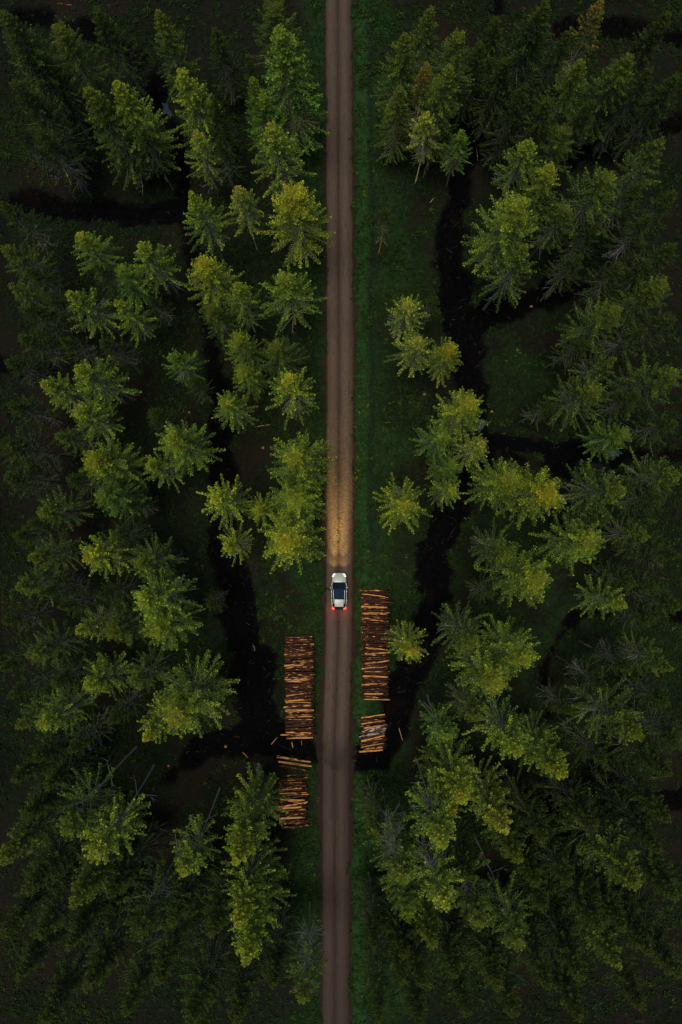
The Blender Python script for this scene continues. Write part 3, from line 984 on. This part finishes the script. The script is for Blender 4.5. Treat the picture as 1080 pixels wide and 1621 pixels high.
def build_pile(idx, pile):
    name, x0, x1, y0, y1, ph, tilt = pile
    rg = random.Random(50 + idx)
    zt = ph
    cx = (gx(x0, zt) + gx(x1, zt)) / 2
    L = (x1 - x0) * S * (1 - zt / H)
    ya, yb = gy(y1, zt), gy(y0, zt)          # ya lower, yb upper
    base = ground_z(cx, (ya + yb) / 2) - .02
    span = yb - ya
    slope = 1.1

    def top(y):
        e = min(y - ya, yb - y)
        return base + ph * min(1.0, .30 + .70 * max(e, 0) / slope) + .13 * math.sin(y * 1.3 + idx) + .10 * math.sin(y * 3.7)
    # two uppermost layers: logs of their own
    for layer in (1, 0):
        y = ya + (.0 if layer == 0 else .1)
        rows = []
        while y < yb:
            rows.append(y)
            y += rg.uniform(.19, .30) if layer == 0 else rg.uniform(.36, .5)
        for j, yy in enumerate(rows):
            zc = top(yy) - (.12 + .17 * layer) + rg.uniform(-.24, .12)
            u = rg.random()
            grey = 0.0
            if idx == 0:
                strip = .34 + .09 * rg.random() if u < .74 else .50 + .12 * rg.random()
            elif idx == 1:
                strip = .38 + .09 * rg.random() if u < .74 else .48 + .12 * rg.random()
            elif idx == 2:
                strip = .36 + .10 * rg.random() if u < .6 else .54
                grey = .85 if (j in (9, 10, 11, 12) and layer == 0) else 0
                strip = .47 if grey else strip
            else:
                strip = .36 + .08 * rg.random() if u < .72 else .48 + .12 * rg.random()
            yaw = R(tilt * (.4 + .6 * math.sin(yy * .7 + idx) ** 2) + rg.gauss(0, 2.0))
            if layer == 0 and rg.random() < .14:
                yaw += R(rg.choice((-1, 1)) * rg.uniform(4, 9))
            pale = strip > .49
            nm = name
            if grey:
                lab = f'whitish weathered log across the {nm}'
            elif pale and layer == 0:
                lab = f'orange barkless log on top of the {nm}'
            elif layer == 0:
                lab = f'dark bark-covered log on top of the {nm}'
            else:
                lab = f'half-hidden log under the top layer of the {nm}'
            if layer == 0 and rg.random() < .07:
                continue
            if layer:
                strip, grey = .22, 0  # lower logs kept dark: shade of the gaps put into their colour
            add_log((cx + rg.gauss(0, .19), yy, zc), yaw, rg.uniform(0, 6.28), strip, grey, lab,
                    (f"{'whitish' if grey else 'pale' if pale else 'dark'} top logs of the {nm}" if layer == 0 or grey else f"under-layer logs of the {nm}"), L * (rg.uniform(.95, 1.06) if rg.random() < .8 else rg.uniform(.72, .95)), rg.gauss(0, .015))
    # what lies below: one mass
    z = base + .13
    k = 0
    while z < base + ph - .45:
        y = ya + .1 + (k % 2) * .1
        while y < yb - .1:
            if z < top(y) - .45:
                r0 = rg.uniform(.08, .13)
                V, Fc, mi = log_verts(L * rg.uniform(.94, 1.04), r0, r0 * .85, rg, 8)
                M = Matrix.Translation((cx + rg.gauss(0, .06), y, z + rg.uniform(-.03, .03))) @ Matrix.Rotation(rg.gauss(0, .02), 4, 'Z')
                core_acc.add([M @ Vector(v) for v in V], Fc)
                core_mi.extend(mi)
            y += rg.uniform(.21, .26)
        z += .2
        k += 1


for i, p in enumerate(PILES):
    build_pile(i, p)
co = link('log_heap', py_mesh('log_heap', core_acc.V, core_acc.F, [LOGM, CUT], core_mi, True))
co.color = (.38, 0, 0, 1)
tag(co, 'buried logs inside the stacks, only their ends showing', None, None, 'stuff')

# three logs lying by themselves above the lowest stack, and scattered single ones: x0,y0,x1,y1 (px)
LOOSE = [
    (439, 1196, 492, 1204, .50, 0, .25, 'orange loose log lying crosswise above the lowest left stack, topmost of three'),
    (441, 1204, 494, 1211, .56, 0, .20, 'yellowish loose log lying crosswise above the lowest left stack, middle of three'),
    (443, 1211, 490, 1219, .42, 0, .18, 'dark loose log lying crosswise above the lowest left stack, bottom of three'),
    (423, 1187, 439, 1168, .70, .3, .12, 'pale short pole leaning on mud beside the long left stack end'),
    (384, 1191, 393, 1200, .68, 0, .10, 'short orange stick on mud left of the loose logs'),
    (632, 1154, 641, 1184, .75, .6, .10, 'thin pale pole on the mud right of the short stack'),
    (404, 676, 430, 672, .72, .3, .12, 'lone brownish pole on the grass left of the road, above bushy trees'),
    (884, 546, 903, 538, .85, .8, .14, 'whitish broken pole in the right woods below the track junction'),
    (681, 320, 688, 312, .90, .9, .10, 'short white stick on brush right of the road, near the upper right track'),
    (92, 6, 114, 9, .44, .2, .12, 'orange-brown pole at the top left in shadow'),
    (755, 230, 759, 262, .46, .1, .10, 'brown pole lying along the upper right mud track'),
    (104, 272, 113, 292, .66, .2, .10, 'thin brown pole in the dark clearing above the left side track'),
    (800, 1010, 824, 1026, .36, .6, .12, 'grey fallen pole in the green clearing right of the long stack'),
    (985, 1018, 1010, 1034, .36, .6, .12, 'grey fallen pole at the far right beside a dull spruce'),
    (1018, 1072, 1048, 1088, .36, .6, .12, 'grey fallen pole in the far right woods, lower of two'),
    (1030, 910, 1060, 918, .36, .6, .12, 'grey fallen pole in the far right woods level with the car'),
    (462, 1175, 464, 1184, .6, .3, .08, 'short upright-lying stick below the long left stack, left of two'),
    (477, 1174, 478, 1185, .6, .3, .08, 'short upright-lying stick below the long left stack, right of two'),
]
for (x0, y0, x1, y1, st, gr, r_, lab) in LOOSE:
    ax, ay, bx, by = gx(x0), gy(y0), gx(x1), gy(y1)
    mx_, my_ = (ax + bx) / 2, (ay + by) / 2
    L = math.hypot(bx - ax, by - ay)
    o = add_log((mx_, my_, ground_z(mx_, my_) + r_ * .8), math.atan2(by - ay, bx - ax), rnd.uniform(0, 6), st, gr, lab, 'loose logs and poles', L, 0, max(.25, r_ / .22) if r_ < .15 else 1.1)

# stumps with fresh orange cuts
STUMPS = [(755, 157, .22, 'beside the upper right mud track'), (804, 209, .20, 'in the brush of the upper right woods, left of two'), (810, 221, .20, 'in the brush of the upper right woods, right of two'),
          (785, 226, .16, 'at the upper right mud track, below a brown pole'), (874, 97, .2, 'in the upper right woods under dull spruces'), (938, 74, .18, 'in shade near the top right'),
          (846, 152, .22, 'between dark spruces in the upper right woods'), (704, 612, .2, 'at the mud edge below the right junction, right of two'), (672, 624, .22, 'at the mud edge below the right junction, left of two'),
          (417, 709, .2, 'on the bank left of the road above the bushy trees'), (778, 652, .2, 'on the bank by the small right track'), (50, 652, .18, 'in the dark left woods'),
          (268, 1211, .2, 'in the brown soil left of the loose logs, left of two'), (357, 1183, .2, 'in the brown soil left of the loose logs, right of two'), (842, 484, .2, 'in the mud of the right junction branch'),
          (300, 653, .18, 'by the left mud track under a small dark spruce'), (697, 748, .18, 'between trees at the right verge')]
STM = simple('stump_bark', (.07, .045, .03), .9, nscale=6, namp=.4)
STC = simple('stump_cut', (.20, .085, .025), .8, nscale=6, namp=.35)


def stump_mesh(part):
    rg = random.Random(4)
    N_ = 14
    prof = [(.0, 1.5), (.10, 1.15), (.28, 1.0)]
    V = []
    wob = [rg.uniform(.9, 1.12) for _ in range(N_)]
    for z, r in prof:
        for k in range(N_):
            a = 2 * math.pi * k / N_
            V.append((math.cos(a) * r * wob[k], math.sin(a) * r * wob[k], z))
    if part == 'bark':
        Fc = [(i * N_ + k, i * N_ + (k + 1) % N_, (i + 1) * N_ + (k + 1) % N_, (i + 1) * N_ + k) for i in range(2) for k in range(N_)]
        return py_mesh('bark', V, Fc, [STM], smooth=True)
    top_ = [(x * .97, y * .97, .283 + rg.uniform(0, .01)) for x, y, z in V[2 * N_:]] + [(0, 0, .292)]
    return py_mesh('cut_face', top_, [(k, (k + 1) % N_, N_) for k in range(N_)], [STC])


sb, sct = stump_mesh('bark'), stump_mesh('cut')
for (px, py, r_, where) in STUMPS:
    x, y = gx(px), gy(py)
    st = empty('tree_stump', (x, y, ground_z(x, y) - .03), rnd.uniform(0, 6))
    st.scale = (r_ * .75, r_ * .75, 1.0)
    tag(st, f'small orange-cut tree stump {where}', 'stump', 'fresh tree stumps')
    link('bark', sb, st)
    link('cut_face', sct, st)

# puddles on the mud
WATER = simple('puddle_water', (.018, .028, .040), .35, spec=.15)
PUD = [(970, 718, 1.2, .5, 0.1), (266, 172, .6, .9, .2), (762, 674, .35, .8, -.4), (402, 1026, .09, .4, .35)]
wa, wf = [], []
for (px, py, a, b, rot) in PUD:
    x, y = gx(px), gy(py)
    z = ground_z(x, y)
    k0 = len(wa)
    rg = random.Random(px)
    K = 28
    wa.append((x, y, z + .09))
    for k in range(K):
        t = 2 * math.pi * k / K
        rr = 1 + .28 * math.sin(2 * t + rg.random() * 6) * .7 + .18 * math.sin(5 * t + px)
        ex, ey = a * rr * math.cos(t), b * rr * math.sin(t)
        wa.append((x + ex * math.cos(rot) - ey * math.sin(rot), y + ex * math.sin(rot) + ey * math.cos(rot), z + .09))
    wf += [(k0, k0 + 1 + k, k0 + 1 + (k + 1) % K) for k in range(K)]
tag(link('puddle_water', py_mesh('puddle_water', wa, wf, [WATER])), 'shallow rain puddles on the mud tracks', kind='structure')

# ------------------------------------------------------------------ the car
CREAM = simple('cream_paint', (.38, .41, .32), .4, coat=.3, nscale=3, namp=.05)
BLACK = simple('black_trim', (.012, .012, .014), .45)
GLASS = simple('dark_glass', (.004, .011, .020), .2, spec=.22)
PANO = simple('roof_glass', (.004, .018, .036), .5, spec=.04)
CHROME = simple('bright_trim', (.60, .62, .66), .3, metal=.9)
TYRE = simple('tyre_rubber', (.015, .015, .015), .9)
RIM = simple('alloy_rim', (.45, .45, .47), .35, metal=.8)
HEADM = emitter('headlamp_glow', (1.0, .84, .78), .75)
TAILM = emitter('tail_lamp_glow', (1.0, .022, .018), 9.0)

car = empty('car', (gx(537), gy(934.5), .05))
tag(car, 'pale car with dark glass roof, headlights and red tail lights lit, on the dirt road', 'car')


def part(name, V, Fc, mat, parent=None, bevel=0.0, smooth=True, mi=None):
    mats = mat if isinstance(mat, list) else [mat]
    o = link(name, py_mesh(name, V, Fc, mats, mi, smooth), parent or car)
    if bevel:
        b = o.modifiers.new('bevel', 'BEVEL')
        b.width = bevel
        b.segments = 2
    return o


def loft(sections, close=True):
    V, Fc = [], []
    m = len(sections[0])
    for s in sections:
        V += s
    for i in range(len(sections) - 1):
        for k in range(m if close else m - 1):
            k2 = (k + 1) % m
            Fc.append((i * m + k, i * m + k2, (i + 1) * m + k2, (i + 1) * m + k))
    if close:
        Fc.append(tuple(range(m))[::-1])
        Fc.append(tuple(range((len(sections) - 1) * m, len(sections) * m)))
    return V, Fc


def body_section(y, w, zb, zs, zt):
    half = [(w * .80, zb), (w * .97, zb + .10), (w, zb + .28), (w * .995, zs - .10), (w * .95, zs), (w * .80, zt), (w * .4, zt + .03)]
    return [(x, y, z) for x, z in half] + [(-x, y, z) for x, z in reversed(half)]


bst = [(2.22, .52, .34, .62, .66), (2.16, .66, .30, .66, .72), (2.0, .77, .28, .74, .80), (1.75, .84, .27, .80, .88), (1.4, .875, .27, .87, .95), (1.05, .89, .27, .92, 1.0),
       (.2, .905, .26, .95, 1.02), (-.9, .905, .26, .96, 1.03), (-1.5, .895, .28, .97, 1.03), (-1.9, .86, .30, .96, 1.02), (-2.1, .80, .32, .93, .99), (-2.22, .70, .36, .80, .86)]
V, Fc = loft([body_section(*s) for s in bst])
part('body', V, Fc, CREAM, smooth=True)
# greenhouse: base half width, base z, top half width, top z per station
gst = [(1.10, .80, .985, .74, 1.015), (.36, .845, .985, .62, 1.50), (-.30, .85, .985, .62, 1.56), (-.92, .84, .985, .575, 1.56), (-1.45, .82, .985, .545, 1.54), (-1.80, .79, .985, .50, 1.49), (-2.10, .72, .98, .60, 1.04)]


def panel(i0, i1, which):
    V, Fc = [], []
    for i in range(i0, i1 + 1):
        y, wb, zb, wt, zt = gst[i]
        if which == 'top':
            V += [(-wt, y, zt), (-wt * .5, y, zt + .025), (wt * .5, y, zt + .025), (wt, y, zt)]
            mcols = 4
        elif which == 'left':
            V += [(-wb, y, zb), (-wt, y, zt)]
            mcols = 2
        else:
            V += [(wt, y, zt), (wb, y, zb)]
            mcols = 2
    for i in range(i1 - i0):
        for k in range(mcols - 1):
            Fc.append((i * mcols + k, i * mcols + k + 1, (i + 1) * mcols + k + 1, (i + 1) * mcols + k))
    return V, Fc


part('windshield', *panel(0, 1, 'top'), GLASS)
part('glass_roof', *panel(1, 3, 'top'), PANO)
part('rear_roof', *panel(3, 5, 'top'), CREAM)
part('rear_window', *panel(5, 6, 'top'), GLASS)
for sd in ('left', 'right'):
    part('side_window', *panel(0, 6, sd), GLASS, smooth=False)


def box(cx, cy, cz, sx, sy, sz):
    V = [(cx + a * sx / 2, cy + b * sy / 2, cz + c * sz / 2) for c in (-1, 1) for b in (-1, 1) for a in (-1, 1)]
    Fc = [(0, 2, 3, 1), (4, 5, 7, 6), (0, 1, 5, 4), (2, 6, 7, 3), (0, 4, 6, 2), (1, 3, 7, 5)]
    return V, Fc


for sx in (-1, 1):
    V, Fc = tube([(sx * .66, .25, 1.56), (sx * .675, .0, 1.605), (sx * .675, -1.2, 1.60), (sx * .63, -1.5, 1.55)], [.022] * 4, 6)
    part('roof_rail', V, Fc, CHROME)
    m_ = part('wing_mirror', *box(sx * 1.00, .46, 1.06, .20, .11, .14), CREAM, bevel=.035)
    part('mirror_arm', *box(sx * .90, .45, 1.02, .14, .06, .05), BLACK, m_, bevel=.01)
    V, Fc = tube([(sx * .885, 1.0, .97), (sx * .895, .2, 1.0), (sx * .89, -1.0, 1.01), (sx * .87, -1.6, 1.01)], [.014] * 4, 5)
    part('shoulder_trim', V, Fc, CHROME)
    for yy in (-.05, -1.05):
        part('door_handle', *box(sx * .918, yy, .88, .035, .20, .04), CHROME, bevel=.012)
    for yy in (1.38, -1.36):
        w_ = link('wheel', None, car)
        w_.location = (sx * .80, yy, .33)
        V, Fc = [], []
        K = 28
        prof = [(-.11, .22), (-.11, .30), (-.08, .335), (.08, .335), (.11, .30), (.11, .22)]
        for px_, r_ in prof:
            for k in range(K):
                a = 2 * math.pi * k / K
                V.append((px_, r_ * math.cos(a), r_ * math.sin(a)))
        for i in range(len(prof) - 1):
            Fc += [(i * K + k, i * K + (k + 1) % K, (i + 1) * K + (k + 1) % K, (i + 1) * K + k) for k in range(K)]
        part('tyre', V, Fc, TYRE, w_)
        V, Fc = tube([(-.10, 0, 0), (.10, 0, 0)], [.22, .22], 20)
        Fc += [tuple(range(20))[::-1], tuple(range(20, 40))]
        part('rim', V, Fc, RIM, w_, bevel=.02)
    # headlight: wraps over the front corner
    V = [(sx * .47, 2.175, .70), (sx * .62, 2.14, .74), (sx * .76, 1.98, .80), (sx * .825, 1.74, .86), (sx * .70, 1.72, .925), (sx * .56, 1.93, .885), (sx * .42, 2.10, .80),
         (sx * .52, 2.19, .62), (sx * .70, 2.12, .64), (sx * .83, 1.88, .70), (sx * .872, 1.70, .76)]
    Fc = [(0, 1, 5, 6), (1, 2, 4, 5), (2, 3, 4), (0, 7, 8, 1), (1, 8, 9, 2), (2, 9, 10, 3)]
    h_ = part('headlight', V, Fc if sx > 0 else [tuple(reversed(f)) for f in Fc], HEADM)
    # tail light: on the rear corner, reaching up over the shoulder
    V = [(sx * .56, -2.235, .84), (sx * .82, -2.14, .84), (sx * .91, -1.98, .90), (sx * .56, -2.16, 1.04), (sx * .78, -2.10, 1.06), (sx * .87, -2.00, 1.04), (sx * .68, -2.06, 1.07)]
    Fc = [(0, 1, 4, 3), (1, 2, 5, 4), (3, 4, 6), (4, 5, 6)]
    part('taillight', V, Fc if sx < 0 else [tuple(reversed(f)) for f in Fc], TAILM)
    for watts, size, pitch in ((22000 if sx < 0 else 13000, 32, 3), (5200 if sx < 0 else 3400, 44, -1), (300 if sx < 0 else 260, 96, -6)):
        sp = bpy.data.lights.new('headlight_beam', 'SPOT')
        sp.energy = watts * .85
        sp.color = (1.0, .70, .22)
        sp.spot_size = R(size)
        sp.spot_blend = 1.0
        sp.shadow_soft_size = .07
        so = link('headlight_beam', sp, h_)
        so.location = (sx * .66, 2.24, .74)
        so.rotation_euler = (R(90 + pitch), 0, R(3) * sx)
    tl = bpy.data.lights.new('taillight_glow', 'POINT')
    tl.energy = 18
    tl.color = (1, .05, .03)
    tl.shadow_soft_size = .08
    to = link('taillight_glow', tl, car)
    to.location = (sx * .72, -2.36, .90)
part('tailgate', *loft([[(-.56, -1.98, 1.035), (.56, -1.98, 1.035), (.56, -2.10, 1.02), (.56, -2.245, .90), (-.56, -2.245, .90), (-.56, -2.10, 1.02)], [(-.56, -1.98, 1.06), (.56, -1.98, 1.06), (.56, -2.11, 1.05), (.56, -2.265, .93), (-.56, -2.265, .93), (-.56, -2.11, 1.05)]]), BLACK, smooth=False)
part('front_bumper', *box(0, 2.16, .42, 1.25, .16, .18), BLACK, bevel=.04)
part('rear_bumper', *box(0, -2.22, .48, 1.45, .16, .24), BLACK, bevel=.05)
part('bonnet_seam', *loft([[(-.70, 1.02, 1.012), (.70, 1.02, 1.012), (.70, 1.06, 1.012), (-.70, 1.06, 1.012)], [(-.70, 1.02, 1.03), (.70, 1.02, 1.03), (.70, 1.06, 1.03), (-.70, 1.06, 1.03)]]), BLACK, smooth=False)

# ------------------------------------------------------------------ light, sky, camera
SUN_EL, SUN_AZ = R(82), R(250)
w = bpy.data.worlds.new('World')
scene.world = w
w.use_nodes = True
nt = w.node_tree
bg = nt.nodes['Background']
sky = nt.nodes.new('ShaderNodeTexSky')
sky.sky_type = 'NISHITA'
sky.sun_disc = False
sky.sun_elevation = SUN_EL
sky.sun_rotation = SUN_AZ
nt.links.new(sky.outputs[0], bg.inputs[0])
bg.inputs[1].default_value = 0.05
sl = bpy.data.lights.new('sun', 'SUN')
sl.energy = 1.5
sl.angle = R(30)
sl.color = (1, .93, .80)
so = link('sun', sl)
dirv = Vector((math.sin(SUN_AZ) * math.cos(SUN_EL), math.cos(SUN_AZ) * math.cos(SUN_EL), math.sin(SUN_EL)))
so.rotation_mode = 'QUATERNION'
so.rotation_quaternion = dirv.to_track_quat('Z', 'Y')

cam = bpy.data.cameras.new('camera')
cam.sensor_fit = 'VERTICAL'
cam.angle = 2 * math.atan(63.05 / H)
cam.sensor_fit = 'VERTICAL'
cam.angle_y = 2 * math.atan(63.05 / H)
cam.clip_end = 3000
cam.clip_start = 1
co_ = link('camera', cam)
co_.location = (0, 0, H)
scene.camera = co_
scene.view_settings.view_transform = 'Standard'
scene.view_settings.look = 'None'
scene.view_settings.exposure = 0.75
scene.view_settings.gamma = 1
scene.render.engine = 'CYCLES'
scene.cycles.use_denoising = True
scene.cycles.max_bounces = 5
scene.cycles.diffuse_bounces = 3
scene.cycles.transmission_bounces = 3
scene.cycles.caustics_reflective = False
scene.cycles.caustics_refractive = False
print('LOGS', n_logs[0], 'TREES', len(TREES), 'labels distinct', len(set(tree_labels())), 'longest', max(len(l.split()) for l in tree_labels()))
